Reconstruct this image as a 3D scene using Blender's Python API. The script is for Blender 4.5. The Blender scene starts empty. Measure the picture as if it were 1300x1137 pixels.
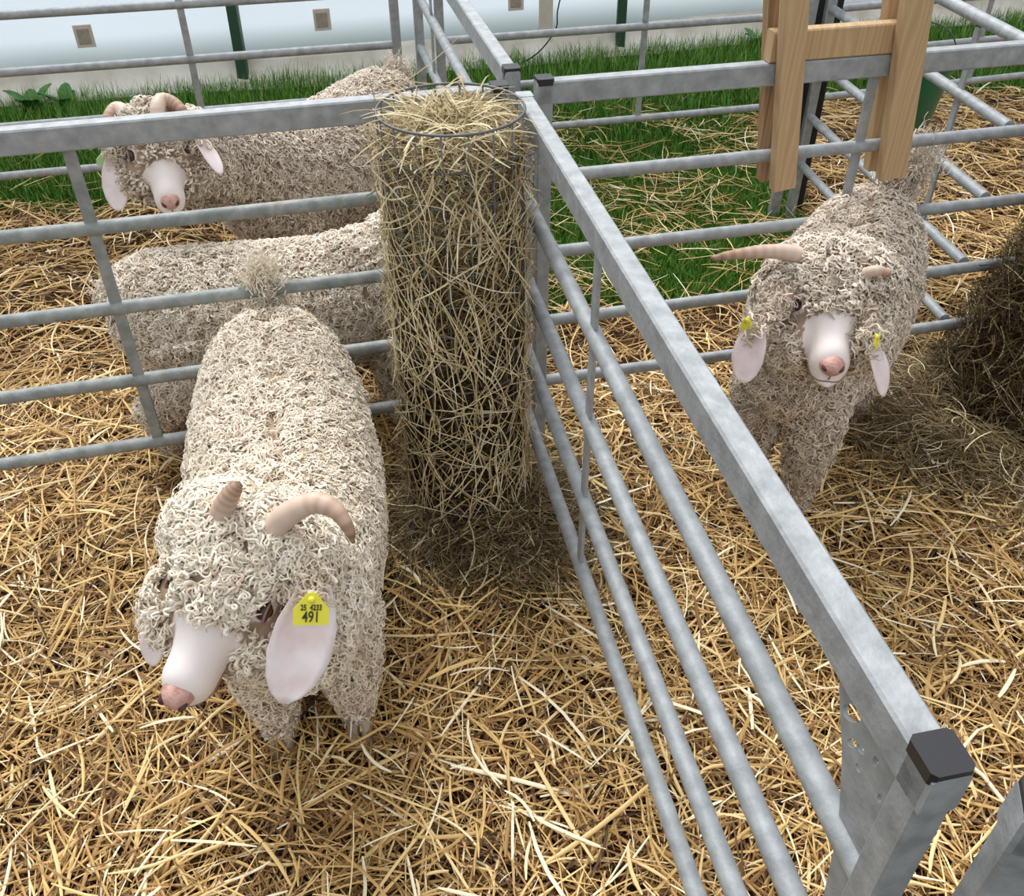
import bpy, math
import numpy as np
from mathutils import Vector, Matrix
C = bpy.context.scene.collection
rng = np.random.default_rng(7)
PI = math.pi
A_ = np.array
# ------------------------------------------------------------------ camera
F_PX, PITCH, ROLL, CAM_H = 1164.6, .6606, -.0056, 1.5415
CX, CY = 650.0, 523.5
_c, _s = math.cos(PITCH), math.sin(PITCH)
cF = A_([0, _c, -_s]); _R = A_([1., 0, 0]); _U = np.cross(_R, cF)
cR = math.cos(ROLL)*_R + math.sin(ROLL)*_U
cU = -math.sin(ROLL)*_R + math.cos(ROLL)*_U
cC = A_([0, 0, CAM_H])
def at(x, y, z):                      # point at height z seen at photo pixel x, y
    d = cF + cR*(x-CX)/F_PX - cU*(y-CY)/F_PX
    return cC + d*(z-cC[2])/d[2]
def proj(P):                          # photo pixel of a point
    d = np.asarray(P, float)-cC
    w = d@cF
    return np.stack([CX+F_PX*(d@cR)/w, CY-F_PX*(d@cU)/w], -1)
def on_plane(px, py, p, nv):            # point of a vertical plane seen at photo pixel px, py
    d = cF + cR*(px-CX)/F_PX - cU*(py-CY)/F_PX
    return cC+d*(((A_(p, float)-cC)@A_(nv))/(d@A_(nv)))
cam = bpy.data.cameras.new('camera'); co = bpy.data.objects.new('camera', cam); C.objects.link(co)
cam.sensor_fit = 'HORIZONTAL'; cam.sensor_width = 36; cam.lens = F_PX/1300*36
cam.shift_y = -45/1300; cam.clip_start = .02; cam.clip_end = 200
M = Matrix.Identity(4)
for i in range(3):
    M[i][0] = cR[i]; M[i][1] = cU[i]; M[i][2] = -cF[i]; M[i][3] = cC[i]
co.matrix_world = M
bpy.context.scene.camera = co

# ------------------------------------------------------------------ materials
def mat(name, base, rough=.7, metal=0., spec=.5, **k):
    m = bpy.data.materials.new(name); m.use_nodes = True
    b = m.node_tree.nodes['Principled BSDF']
    b.inputs['Base Color'].default_value = (*base, 1); b.inputs['Roughness'].default_value = rough
    b.inputs['Metallic'].default_value = metal; b.inputs['Specular IOR Level'].default_value = spec
    for kk, v in k.items(): b.inputs[kk.replace('_', ' ')].default_value = v
    return m
def ramp(nt, src, stops):
    r = nt.nodes.new('ShaderNodeValToRGB'); e = r.color_ramp.elements
    while len(e) < len(stops): e.new(.5)
    for el, (p, c) in zip(e, stops): el.position = p; el.color = (*c, 1)
    nt.links.new(src, r.inputs[0]); return r.outputs[0]
def noise(nt, scale, detail=3, vec=None, rough=.5):
    n = nt.nodes.new('ShaderNodeTexNoise'); n.inputs['Scale'].default_value = scale
    n.inputs['Detail'].default_value = detail; n.inputs['Roughness'].default_value = rough
    if vec is None:
        tc = nt.nodes.new('ShaderNodeTexCoord'); vec = tc.outputs['Object']
    nt.links.new(vec, n.inputs['Vector']); return n.outputs['Fac']
def bump(nt, h, strength=.3, dist=.01):
    b = nt.nodes.new('ShaderNodeBump'); b.inputs['Strength'].default_value = strength; b.inputs['Distance'].default_value = dist
    nt.links.new(h, b.inputs['Height']); nt.links.new(b.outputs[0], nt.nodes['Principled BSDF'].inputs['Normal'])
def noisy(name, stops, scale=20, rough=.7, metal=0., spec=.5, bs=0., bscale=None, detail=4, **k):
    m = mat(name, (.5, .5, .5), rough, metal, spec, **k); nt = m.node_tree
    nt.links.new(ramp(nt, noise(nt, scale, detail), stops), nt.nodes['Principled BSDF'].inputs['Base Color'])
    if bs: bump(nt, noise(nt, bscale or scale*3, 3), bs)
    return m
def tinted(name, stops, rough=.7, spec=.3, attr='tint', **k):
    m = mat(name, (.5, .5, .5), rough, 0, spec, **k); nt = m.node_tree
    a = nt.nodes.new('ShaderNodeAttribute'); a.attribute_name = attr
    nt.links.new(ramp(nt, a.outputs['Fac'], stops), nt.nodes['Principled BSDF'].inputs['Base Color'])
    return m
GALV = noisy('galvanised_steel', [(.25, (.25, .27, .28)), (.5, (.34, .36, .375)), (.75, (.43, .455, .47))], 38, .6, .25, .5, .12, 150)
GALV_OLD = noisy('weathered_galvanised_steel', [(.3, (.20, .22, .21)), (.5, (.28, .30, .295)), (.62, (.34, .36, .355)), (.75, (.27, .27, .22))], 30, .65, .2, .4, .15, 120)
BLACK = mat('black_plastic', (.02, .02, .024), .45)
WIRE = mat('dull_wire', (.14, .145, .15), .5, .5)
MATT_BLACK = mat('matt_black', (.012, .012, .014), .7)
GREENPAINT = mat('dark_green_paint', (.02, .07, .035), .5)
GREENPL = mat('green_plastic', (.008, .13, .065), .35)
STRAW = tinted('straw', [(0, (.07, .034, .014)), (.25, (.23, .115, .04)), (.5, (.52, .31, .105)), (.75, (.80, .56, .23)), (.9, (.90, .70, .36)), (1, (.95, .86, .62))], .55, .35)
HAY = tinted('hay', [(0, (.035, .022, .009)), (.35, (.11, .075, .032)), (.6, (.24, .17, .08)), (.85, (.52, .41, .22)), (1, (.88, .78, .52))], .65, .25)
GRASS = tinted('grass', [(0, (.035, .11, .012)), (.5, (.10, .26, .03)), (.85, (.22, .42, .06)), (1, (.52, .54, .18))], .5, .3)
SOIL = noisy('trampled_litter', [(.3, (.022, .011, .005)), (.5, (.06, .032, .014)), (.7, (.13, .075, .03))], 60, .95, 0, .1, .6, 90)
SOD = noisy('turf_soil', [(.3, (.012, .035, .006)), (.6, (.03, .085, .012)), (.8, (.06, .10, .025))], 25, .95, 0, .1, .5, 60)
HAYCORE = noisy('packed_hay', [(.3, (.012, .008, .003)), (.6, (.04, .027, .012)), (.8, (.09, .06, .028))], 70, .95, 0, .1, .6, 120)
def wood(name, c1, c2, c3):
    m = mat(name, c1, .65, 0, .3); nt = m.node_tree
    tc = nt.nodes.new('ShaderNodeTexCoord'); mp = nt.nodes.new('ShaderNodeMapping')
    mp.inputs['Scale'].default_value = (7, 7, .7); nt.links.new(tc.outputs['Object'], mp.inputs['Vector'])
    w = nt.nodes.new('ShaderNodeTexWave'); w.inputs['Scale'].default_value = 1.6; w.inputs['Distortion'].default_value = 12
    w.inputs['Detail'].default_value = 3; nt.links.new(mp.outputs[0], w.inputs['Vector'])
    nt.links.new(ramp(nt, w.outputs['Fac'], [(0, c1), (.6, c2), (1, c3)]), nt.nodes['Principled BSDF'].inputs['Base Color'])
    bump(nt, w.outputs['Fac'], .1); return m
WOOD = wood('pale_timber', (.50, .34, .18), (.56, .395, .225), (.47, .31, .17))
WOODDARK = wood('old_timber', (.36, .22, .115), (.43, .28, .15), (.26, .16, .08))
TARP = noisy('white_tarpaulin', [(.3, (.82, .87, .96)), (.6, (.88, .92, .98)), (.8, (.93, .95, .99))], 3, .45, 0, .4, .25, 14)
def translucent(m, f):
    nt = m.node_tree; b = nt.nodes['Principled BSDF']; o = nt.nodes['Material Output']; t = nt.nodes.new('ShaderNodeBsdfTranslucent'); x = nt.nodes.new('ShaderNodeMixShader')
    t.inputs[0].default_value = (.9, .94, 1, 1); x.inputs[0].default_value = f; nt.links.new(b.outputs[0], x.inputs[1]); nt.links.new(t.outputs[0], x.inputs[2]); nt.links.new(x.outputs[0], o.inputs[0])
translucent(TARP, .9)
SKIRT = noisy('muddy_tarpaulin', [(.3, (.50, .45, .37)), (.55, (.68, .64, .57)), (.8, (.80, .78, .73))], 5, .6, 0, .3, .3, 18)
PATCH = mat('vent_frame', (.66, .56, .50), .6); PATCHIN = noisy('vent_mesh', [(.3, (.30, .26, .20)), (.7, (.42, .37, .30))], 60, .8)
FLEECE = tinted('mohair', [(0, (.42, .31, .22)), (.25, (.62, .50, .38)), (.6, (.82, .71, .56)), (1, (.95, .88, .74))], .45, .3, Sheen_Weight=.2)
FLEECE_G = tinted('soiled_mohair', [(0, (.28, .205, .145)), (.3, (.46, .36, .27)), (.65, (.67, .57, .455)), (1, (.86, .77, .65))], .5, .3, Sheen_Weight=.2)
FLEECE_B = tinted('tan_mohair', [(0, (.36, .27, .19)), (.3, (.55, .44, .33)), (.65, (.76, .66, .53)), (1, (.92, .85, .73))], .5, .3, Sheen_Weight=.2)
SKIN = tinted('goat_coat', [(0, (.36, .26, .18)), (.3, (.44, .33, .24)), (.6, (.86, .76, .72)), (1, (.93, .85, .83))], .7, .2, 'bare')
EAR = noisy('ear_skin', [(.3, (.78, .62, .62)), (.55, (.86, .76, .76)), (.8, (.92, .86, .86))], 22, .6, 0, .2, .1, 60, Subsurface_Weight=.15, Subsurface_Radius=(.02, .008, .006))
NOSE = noisy('nose_skin', [(.3, (.42, .20, .17)), (.55, (.60, .34, .29)), (.75, (.70, .44, .38))], 60, .45, 0, .4, .2, 200)
NOSTRIL = mat('nostril', (.06, .022, .02), .6); LIP = mat('lip_line', (.30, .18, .155), .6)
HORN = tinted('horn', [(0, (.74, .60, .50)), (.5, (.62, .46, .36)), (.85, (.40, .25, .17)), (1, (.24, .14, .09))], .5, .4)
HOOF = noisy('hoof', [(.3, (.28, .22, .15)), (.7, (.45, .37, .27))], 30, .6)
EYE = mat('eye', (.06, .032, .02), .15); PUPIL = mat('pupil', (.003, .003, .003), .2)
TAGY = mat('yellow_tag_plastic', (.85, .78, .06), .35); TAGG = mat('pale_green_tag_plastic', (.45, .72, .33), .4)
INK = mat('tag_ink', (.05, .05, .01), .6)
LEAF = noisy('dock_leaf', [(.3, (.03, .13, .02)), (.7, (.08, .24, .04))], 30, .5)

# ------------------------------------------------------------------ mesh helpers
def new_mesh(name, v, f, m, parent=None, smooth=False, origin=None, attrs=None):
    v = np.asarray(v, np.float32)
    if origin is not None: v = v - np.asarray(origin, np.float32)
    me = bpy.data.meshes.new(name)
    if isinstance(f, np.ndarray):
        n = f.shape[1]
        me.vertices.add(len(v)); me.vertices.foreach_set('co', v.ravel())
        me.loops.add(f.size); me.loops.foreach_set('vertex_index', f.ravel().astype(np.int32))
        me.polygons.add(len(f)); me.polygons.foreach_set('loop_start', np.arange(0, f.size, n, dtype=np.int32))
        me.update(calc_edges=True)
    else:
        me.from_pydata([tuple(map(float, p)) for p in v], [], [tuple(map(int, q)) for q in f]); me.update()
    if smooth: me.shade_smooth()
    for k, a in (attrs or {}).items():
        at_ = me.attributes.new(k, 'FLOAT', 'POINT'); at_.data.foreach_set('value', np.asarray(a, np.float32))
    me.materials.append(m)
    o = bpy.data.objects.new(name, me); C.objects.link(o)
    if parent is not None: o.parent = parent
    if origin is not None and parent is None: o.location = origin
    return o
def empty(name, loc):
    o = bpy.data.objects.new(name, None); C.objects.link(o); o.location = [float(q) for q in loc]; o.empty_display_size = .05; return o
def tag(o, label=None, cat=None, group=None, kind=None):
    for k, v in (('label', label), ('category', cat), ('group', group), ('kind', kind)):
        if v: o[k] = v
    return o
def nrm(a): a = np.asarray(a, float); return a/np.maximum(np.linalg.norm(a, axis=-1, keepdims=True), 1e-9)
class MB:
    def __init__(s): s.v = []; s.f = []; s.n = 0
    def add(s, v, f):
        s.v.append(np.asarray(v, float)); s.f += [tuple(i+s.n for i in q) for q in f]; s.n += len(v); return s
    def bar(s, a, b, w, h, up=(0, 0, 1), bev=.003):     # rectangular bar from a to b with chamfered long edges
        a, b = A_(a, float), A_(b, float); d = nrm(b-a); r = nrm(np.cross(d, up)); u = np.cross(r, d)
        w, h = w/2, h/2; e = min(bev, w*.5, h*.5)
        pr = [(-w+e, -h), (w-e, -h), (w, -h+e), (w, h-e), (w-e, h), (-w+e, h), (-w, h-e), (-w, -h+e)]
        v = [p+r*x+u*y for p in (a, b) for x, y in pr]
        f = [(i, (i+1) % 8, (i+1) % 8+8, i+8) for i in range(8)]+[tuple(range(7, -1, -1)), tuple(range(8, 16))]
        return s.add(v, f)
    def tube(s, pts, rad, n=10, caps=True, closed=False):
        pts = np.asarray(pts, float); k = len(pts); rad = np.broadcast_to(rad, (k,))
        t = nrm(np.roll(pts, -1, 0)-np.roll(pts, 1, 0)) if closed else nrm(np.gradient(pts, axis=0))
        ref = A_([0, 0, 1.]) if abs(t[0][2]) < .9 else A_([1., 0, 0]); v = []
        r = nrm(np.cross(t[0], ref))
        for i in range(k):
            r = nrm(r - t[i]*(r@t[i])); u = np.cross(t[i], r)
            for j in range(n):
                a = 2*PI*j/n; v.append(pts[i]+rad[i]*(math.cos(a)*r+math.sin(a)*u))
        f = [(i*n+j, i*n+(j+1) % n, ((i+1) % k)*n+(j+1) % n, ((i+1) % k)*n+j) for i in range(k if closed else k-1) for j in range(n)]
        if caps and not closed: f += [tuple(range(n-1, -1, -1)), tuple(range((k-1)*n, k*n))]
        return s.add(v, f)
    def loft(s, secs, n=16):     # secs: (centre, right, up, half w, half h)
        v = []
        for c, r, u, w, h in secs:
            for j in range(n):
                a = 2*PI*j/n; v.append(A_(c)+A_(r)*w*math.cos(a)+A_(u)*h*math.sin(a))
        k = len(secs)
        f = [(i*n+j, i*n+(j+1) % n, (i+1)*n+(j+1) % n, (i+1)*n+j) for i in range(k-1) for j in range(n)]
        f += [tuple(range(n-1, -1, -1)), tuple(range((k-1)*n, k*n))]
        return s.add(v, f)
    def ell(s, c, r, ax=None, n=12, m=8):
        ax = np.eye(3) if ax is None else np.asarray(ax); v = [A_(c)+ax[2]*r[2]]
        for i in range(1, m):
            p = PI*i/m
            for j in range(n):
                q = 2*PI*j/n
                v.append(A_(c)+ax[0]*r[0]*math.sin(p)*math.cos(q)+ax[1]*r[1]*math.sin(p)*math.sin(q)+ax[2]*r[2]*math.cos(p))
        v.append(A_(c)-ax[2]*r[2]); L = len(v)-1
        f = [(0, 1+j, 1+(j+1) % n) for j in range(n)]
        f += [(1+i*n+j, 1+(i+1)*n+j, 1+(i+1)*n+(j+1) % n, 1+i*n+(j+1) % n) for i in range(m-2) for j in range(n)]
        f += [(L, 1+(m-2)*n+(j+1) % n, 1+(m-2)*n+j) for j in range(n)]
        return s.add(v, f)
    def build(s, name, m, parent=None, origin=None, smooth=False, attrs=None):
        return new_mesh(name, np.concatenate(s.v), s.f, m, parent, smooth, origin, attrs)
def smooth_angle(o, deg=35):
    o.data.shade_smooth(); o.data.set_sharp_from_angle(angle=math.radians(deg)); return o
def spline(pts, n):              # Catmull-Rom through the points
    P = np.asarray(pts, float); P = np.vstack([2*P[0]-P[1], P, 2*P[-1]-P[-2]]); k = len(P)-3; out = []
    for t in np.linspace(0, k-1e-6, n):
        i = int(t); f = t-i; a, b, c, d = P[i:i+4]
        out.append(.5*((2*b)+(-a+c)*f+(2*a-5*b+4*c-d)*f*f+(-a+3*b-3*c+d)*f**3))
    return A_(out)
def ribbons(paths, up, width, ridge=.5):
    """paths [n,k,3], up [n,3] or [n,k,3], width [n,k]: strands with a raised middle, tapering; returns vertices and quads"""
    n, k, _ = paths.shape
    if up.ndim == 2: up = np.repeat(up[:, None], k, 1)
    T = nrm(np.gradient(paths, axis=1)); S = nrm(np.cross(T, up)); N = np.cross(S, T)
    w = width[..., None]/2
    V = np.stack([paths-S*w, paths+N*w*2*ridge, paths+S*w], 2).reshape(-1, 3)
    i = np.arange(n)[:, None]*k*3; j = (np.arange(k-1)*3)[None]
    b = (i+j).ravel()
    Fq = np.concatenate([np.stack([b, b+1, b+4, b+3], 1), np.stack([b+1, b+2, b+5, b+4], 1)])
    return V, Fq
def strands(name, paths, up, width, tint, m, parent=None, origin=None, ridge=.5):
    k = paths.shape[1]; V, Fq = ribbons(paths, up, width, ridge)
    return new_mesh(name, V, Fq, m, parent, True, origin, {'tint': np.repeat(tint, k*3)})

# ------------------------------------------------------------------ layout lines (metres)
TH = 3.3781
dA = A_([math.cos(TH), math.sin(TH)]); dC = A_([math.cos(.2202), math.sin(.2202)]); dB = A_([math.cos(-1.3757), math.sin(-1.3757)])
J = A_([.0309, 1.8113])
RZ = [.7439, .566, .3867, .214]; TOPZ = .925
def hurdle(label, a, b, stays=(), posts=(1, 1), m=GALV, group='galvanised pen hurdles', caps=(1, 1), old=None, gusset=(0, 0), roundtop=False):
    a, b = A_(a), A_(b); L = np.linalg.norm(b-a); d = (b-a)/L
    root = empty('pen_hurdle', (*a, 0)); tag(root, label, 'fence panel', group)
    og = (*a, 0)
    P = lambda t, z: A_([*(a+d*t), z])
    mr = old or m
    if roundtop: smooth_angle(MB().tube([P(0, TOPZ), P(L, TOPZ)], .0155, 14).build('top_rail', m, root, og), 50)
    else: smooth_angle(MB().bar(P(0, TOPZ), P(L, TOPZ), .031, .046).build('top_rail', m, root, og))
    for z in RZ:
        pts = [P(t, z) for t in np.linspace(.01, L-.01, 5)]
        smooth_angle(MB().tube(pts, .0142, 14).build('rail', mr, root, og), 50)
    for t in stays:
        smooth_angle(MB().bar(P(t, RZ[-1]+.005), P(t, TOPZ-.022), .007, .023, (*d, 0), .001).build('stay', mr, root, og))
    for i, t in ((0, .0175), (1, L-.0175)):
        if posts[i]:
            smooth_angle(MB().bar(P(t, -.01), P(t, TOPZ+.024), .031, .031, (*d, 0)).build('end_post', m, root, og))
        if caps[i] and posts[i]:
            smooth_angle(MB().bar(P(t, TOPZ+.016), P(t, TOPZ+.029), .0345, .0345, (*d, 0), .004).build('end_cap', BLACK, root, og))
        if gusset[i]:
            sg = 1 if i == 0 else -1
            cu = bpy.data.curves.new('corner_plate', 'CURVE'); cu.dimensions = '2D'; cu.fill_mode = 'BOTH'; cu.extrude = .0022
            def poly(pp):
                s_ = cu.splines.new('POLY'); s_.points.add(len(pp)-1); s_.use_cyclic_u = True
                for q, (x, y) in zip(s_.points, pp): q.co = (x, y, 0, 1)
            poly([(0, 0), (.112, 0), (.10, -.035), (.072, -.085), (.045, -.16), (.03, -.26), (0, -.30)])
            for cx, cz, rx, rz, th in ((.078, -.035, .016, .008, .9), (.055, -.052, .006, .004, .6), (.066, -.060, .009, .004, 1.), (.036, -.040, .0035, .006, 0), (.05, -.072, .004, .004, 0), (.018, -.064, .003, .005, 0)):
                poly([(cx+rx*math.cos(q)*math.cos(th)-rz*math.sin(q)*math.sin(th), cz-rx*math.cos(q)*math.sin(th)-rz*math.sin(q)*math.cos(th)) for q in np.linspace(0, 2*PI, 17)[:-1]])
            tmp = bpy.data.objects.new('tmp', cu); C.objects.link(tmp)
            dg = bpy.context.evaluated_depsgraph_get(); me = bpy.data.meshes.new_from_object(tmp.evaluated_get(dg))
            bpy.data.objects.remove(tmp); me.name = 'corner_plate'; me.materials.clear(); me.materials.append(m)
            pl = bpy.data.objects.new('corner_plate', me); C.objects.link(pl); pl.parent = root
            base = P(t, TOPZ-.02)-A_(og); xx = A_([*d, 0])*sg; zz = A_([0, 0, 1.]); yy = np.cross(zz, xx)
            base = base + xx*.012
            mm = Matrix.Identity(4)
            for q in range(3): mm[q][0] = xx[q]; mm[q][1] = zz[q]; mm[q][2] = np.cross(xx, zz)[q]; mm[q][3] = base[q]
            pl.matrix_local = mm
    return root
Cst = A_([.040, 1.8284])
# left pen front (A), its mate to the right (C), the divider towards the camera (B) and beyond (B')
xa = -.86
tA = lambda x: (x-J[0])/dA[0]
PA = lambda x: J+dA*tA(x)
PC = lambda x: Cst+dC*((x-Cst[0])/dC[0])
hurdle('weathered hurdle across the left in front of two goats, ending behind the hay feeder', PA(-.005), PA(-2.3), stays=(tA(-.803)-tA(-.005),), old=GALV_OLD)
hurdle('hurdle crossing to the right, carrying the wooden rack, behind the single goat', PC(.050), PC(2.9), stays=(.75,), posts=(1, 0))
Bn = A_([.306, .346])
Bs = J + A_([-.0163, 0]) + dB*.045
hurdle('bright hurdle running from the hay feeder down towards the viewer, with a holed corner plate', Bs, Bn, stays=(.55,), gusset=(0, 1), caps=(0, 1))
Bf0 = A_([.006, 1.885]); Bf1 = A_([-.325, 3.41])
hurdle('hurdle running away behind the hay feeder to the back fence', Bf0, Bf1, stays=(1.2,))
# back fence
bk = lambda x: A_([x, 3.11+(x+1.72)*.2305])
hurdle('back hurdle on the left, in front of the white tarpaulin', bk(-.39), bk(-2.45), stays=(.73,), posts=(1, 0))
hurdle('back hurdle in the middle, crossing the grass strip in front of the tarpaulin', bk(-.27), bk(1.045), stays=(.80,), posts=(1, 0))
hurdle('back hurdle at the far right beyond the green bucket', (1.05, 3.787), (3.2, 4.385), stays=(.99,), posts=(0, 0))
tag(MB().bar((.985, 3.175, 0), (.985, 3.175, 1.05), .035, .036, (1, 0, 0)).build('fence_post', GALV), 'square grey post behind the left upright of the wooden rack', 'post')
hurdle('round-topped hurdle running away behind the wooden rack, the green bucket beside it', (1.172, 2.10), (1.043, 3.185), stays=(.24, ), old=GALV, posts=(0, 1), roundtop=True)
# neighbouring hurdle end in the bottom right corner
e0 = at(1297, 1012, .95)[:2]
hurdle('hurdle end with black cap poking in at the bottom right corner', e0, e0+A_([.42, -.12]), stays=(), m=GALV)
# plain black bar filling the gap between the two grey back posts
tag(MB().bar((1.016, 3.185, .25), (1.016, 3.185, 1.02), .016, .05, (1, 0, 0)).build('black_strip', MATT_BLACK), 'black strip between the two grey posts behind the wooden rack', 'strip')
tag(MB().bar((1.080, 3.20, .0), (1.080, 3.20, 1.02), .022, .03, (1, 0, 0)).build('black_post', MATT_BLACK), 'slim black post just right of the grey posts behind the wooden rack', 'post')

# ------------------------------------------------------------------ wooden rack on the right hurdle
rk = PC(.60); root = empty('wooden_rack', (*rk, 0)); tag(root, 'pale timber rack hooked over the right hurdle, two double uprights and a crosspiece', 'rack')
nC = A_([dC[1], -dC[0]])     # towards the camera
def upright(top, bot, off, w, t, m):
    p0 = A_([*(Cst+nC*off), 0]); nv = A_([*nC, 0])
    b = on_plane(*top, p0, nv); a = on_plane(*bot, p0, nv); b = a+(b-a)*1.45
    smooth_angle(MB().bar(a, b, t, w, (*dC, 0), .002).build('upright', m, root, (*rk, 0)))
upright((1009, 0), (993, 238), .034, .052, .028, WOOD)
upright((984, 0), (973, 226), -.046, .040, .028, WOODDARK)
upright((1164, 0), (1131, 224), .034, .063, .028, WOOD)
upright((1139, 0), (1113, 212), -.046, .055, .028, WOOD)
p0 = A_([*Cst, 0]); nv = A_([*nC, 0]); a = on_plane(974, 70, p0, nv); b = on_plane(1150, 57, p0, nv); zc = TOPZ+.0235+.032
smooth_angle(MB().bar((a[0], a[1], zc), (b[0], b[1], zc), .032, .062).build('crosspiece', WOOD, root, (*rk, 0)))

# ------------------------------------------------------------------ bucket
bp = A_([1.275, 2.95]); root = empty('bucket', (*bp, .43)); tag(root, 'dark green plastic bucket hanging behind the right upright of the wooden rack', 'bucket')
prof = [(.0, .44), (.082, .44), (.087, .445), (.115, .625), (.117, .636), (.125, .64), (.125, .652), (.117, .654), (.112, .64), (.082, .455), (0, .455)]
v = []; f = []; n = 28
for r, z in prof:
    for j in range(n): q = 2*PI*j/n; v.append((bp[0]+r*math.cos(q), bp[1]+r*math.sin(q), z))
for i in range(len(prof)-1):
    for j in range(n): f.append((i*n+j, i*n+(j+1) % n, (i+1)*n+(j+1) % n, (i+1)*n+j))
smooth_angle(new_mesh('bucket_body', v, f, GREENPL, root, True, (*bp, .43)), 40)
MB().tube([(bp[0]+.121*math.cos(q), bp[1], .646+.11*math.sin(q)) for q in np.linspace(0, PI, 17)], .0025, 6).build('bail_handle', WIRE, root, (*bp, .43), True)
hx = 1.172-(bp[1]-2.10)*.119
MB().tube(spline([(bp[0]-.002, bp[1], .757), (bp[0]-.06, bp[1], .83), (hx+.03, bp[1], .945), (hx, bp[1], .947), (hx-.02, bp[1], .925)], 16), .003, 6).build('hanging_hook', WIRE, root, (*bp, .43), True)

# ------------------------------------------------------------------ ground
def grid_mesh(name, x0, x1, y0, y1, n, m, hf):
    xs = np.linspace(x0, x1, n); ys = np.linspace(y0, y1, n); X, Y = np.meshgrid(xs, ys)
    V = np.stack([X, Y, hf(X, Y)], -1).reshape(-1, 3); i = (np.arange(n-1)[:, None]*n+np.arange(n-1)[None]).ravel()
    return new_mesh(name, V, np.stack([i, i+1, i+n+1, i+n], 1), m, None, True)
hgt = lambda X, Y: .008*np.sin(X*5.1+1)*np.sin(Y*4.3)+.006*np.sin(X*11+Y*7)
tag(grid_mesh('ground', -7, 7, -1.5, 12, 140, SOD, lambda X, Y: hgt(X, Y)-.035), kind='structure')
tag(grid_mesh('ground_litter', -3.6, 4.4, -.6, 4.8, 160, SOIL, lambda X, Y: hgt(X, Y)-.012-.06*(zone(X, Y) < .5)), kind='structure') if False else None

def wob(x, y, s=0): return .12*np.sin(x*3.1+s)*np.cos(y*2.3+s)+.06*np.sin(x*7.7+y*5.1+s)
def zone(X, Y):
    """1 = deep straw, 0 = grass"""
    w = wob(X, Y)
    yA = J[1]+(X-J[0])*math.tan(TH-PI); front = Y < yA+.05+.0*w
    left = (X < 0) & (Y < 3.28+.2*(X+1.7)+w*.6)
    behindC = (X >= 0) & (Y < 2.45+w*.5+.1*X)
    right = (X > 1.12+.4*w) & (Y < 4.35+.25*(X-1.5)+w)
    return (front | left | behindC | right).astype(float)
X, Y = np.meshgrid(np.linspace(-3.6, 4.4, 260), np.linspace(-.6, 5.4, 200))
Z = hgt(X, Y)-.008-.05*(1-zone(X, Y))
V = np.stack([X, Y, Z], -1).reshape(-1, 3); i = (np.arange(199)[:, None]*260+np.arange(259)[None]).ravel()
tag(new_mesh('floor', V, np.stack([i, i+1, i+261, i+260], 1), SOIL, None, True), kind='structure')

FEED = A_([-.105, 1.602]); FEED2 = A_([1.40, 1.98])
def straws(n, x0, x1, y0, y1, keep, lo=.05, hi=.22, wmin=.0022, wmax=.0055, zmax=.045, seed=1, bright=0.):
    r = np.random.default_rng(seed)
    x = r.uniform(x0, x1, n); y = r.uniform(y0, y1, n); k = keep(x, y, r); x, y = x[k], y[k]; n = len(x)
    L = lo+(hi-lo)*r.random(n)**2.2; th = r.uniform(0, 2*PI, n); tilt = r.normal(0, .10, n)
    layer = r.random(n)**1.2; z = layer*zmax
    bend = r.normal(0, .45, n)
    t = np.linspace(-.5, .5, 5)[None]
    ang = th[:, None]+bend[:, None]*t*(1+0*t)
    dx = np.cos(ang)*L[:, None]/4; dy = np.sin(ang)*L[:, None]/4
    px = x[:, None]+np.cumsum(dx, 1)-dx.sum(1, keepdims=True)/2; py = y[:, None]+np.cumsum(dy, 1)-dy.sum(1, keepdims=True)/2
    pz = z[:, None]+np.sin(tilt)[:, None]*L[:, None]*t - (t**2)*r.uniform(-.05, .15, n)[:, None]*L[:, None]
    pz = np.maximum(pz, -.004)+hgt(px, py)
    P = np.stack([px, py, pz], -1)
    w = r.uniform(wmin, wmax, n)*(.5+.6*r.random(n)); W = w[:, None]*A_([.6, 1, 1, 1, .5])[None]
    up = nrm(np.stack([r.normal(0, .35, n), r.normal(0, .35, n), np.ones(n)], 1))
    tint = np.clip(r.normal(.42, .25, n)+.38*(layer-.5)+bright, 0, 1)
    return P, up, W, tint
def cat(*a): return [np.concatenate(q) for q in zip(*a)]
inz = lambda x, y, r: zone(x, y) > .5
vis = lambda x, y: (lambda q: (q[:, 0] > -420) & (q[:, 0] < 1720) & (q[:, 1] < 1700))(proj(np.stack([x, y, 0*x], 1)))
k1 = lambda x, y, r: inz(x, y, r) & vis(x, y)
def sparse(x, y, r):         # wisps fallen on the grass, in loose patches
    d = np.sin(x*6.3+1.2)*np.sin(y*5.2+.6)+.6*np.sin(x*13+y*9)
    return (zone(x, y) < .5) & vis(x, y) & (y < 4.3+.2*x) & (r.random(len(x)) < np.clip(.35+.75*d, .06, 1)*(x > -.35)*(y < 4.2) + .08)
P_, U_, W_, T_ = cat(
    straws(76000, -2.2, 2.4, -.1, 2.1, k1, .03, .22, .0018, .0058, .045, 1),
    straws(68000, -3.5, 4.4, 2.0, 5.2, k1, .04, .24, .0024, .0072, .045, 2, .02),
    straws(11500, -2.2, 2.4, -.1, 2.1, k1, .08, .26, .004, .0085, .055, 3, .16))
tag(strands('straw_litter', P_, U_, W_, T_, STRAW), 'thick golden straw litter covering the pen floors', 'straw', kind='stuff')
P_, U_, W_, T_ = straws(17000, -3.2, 2.2, 2.3, 4.9, sparse, .06, .26, .002, .0045, .03, 5, .16); P_[..., 2] += .03
tag(strands('straw_wisps', P_, U_, W_, T_, STRAW), 'loose pale straw wisps scattered over the grass', 'straw', kind='stuff')
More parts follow.
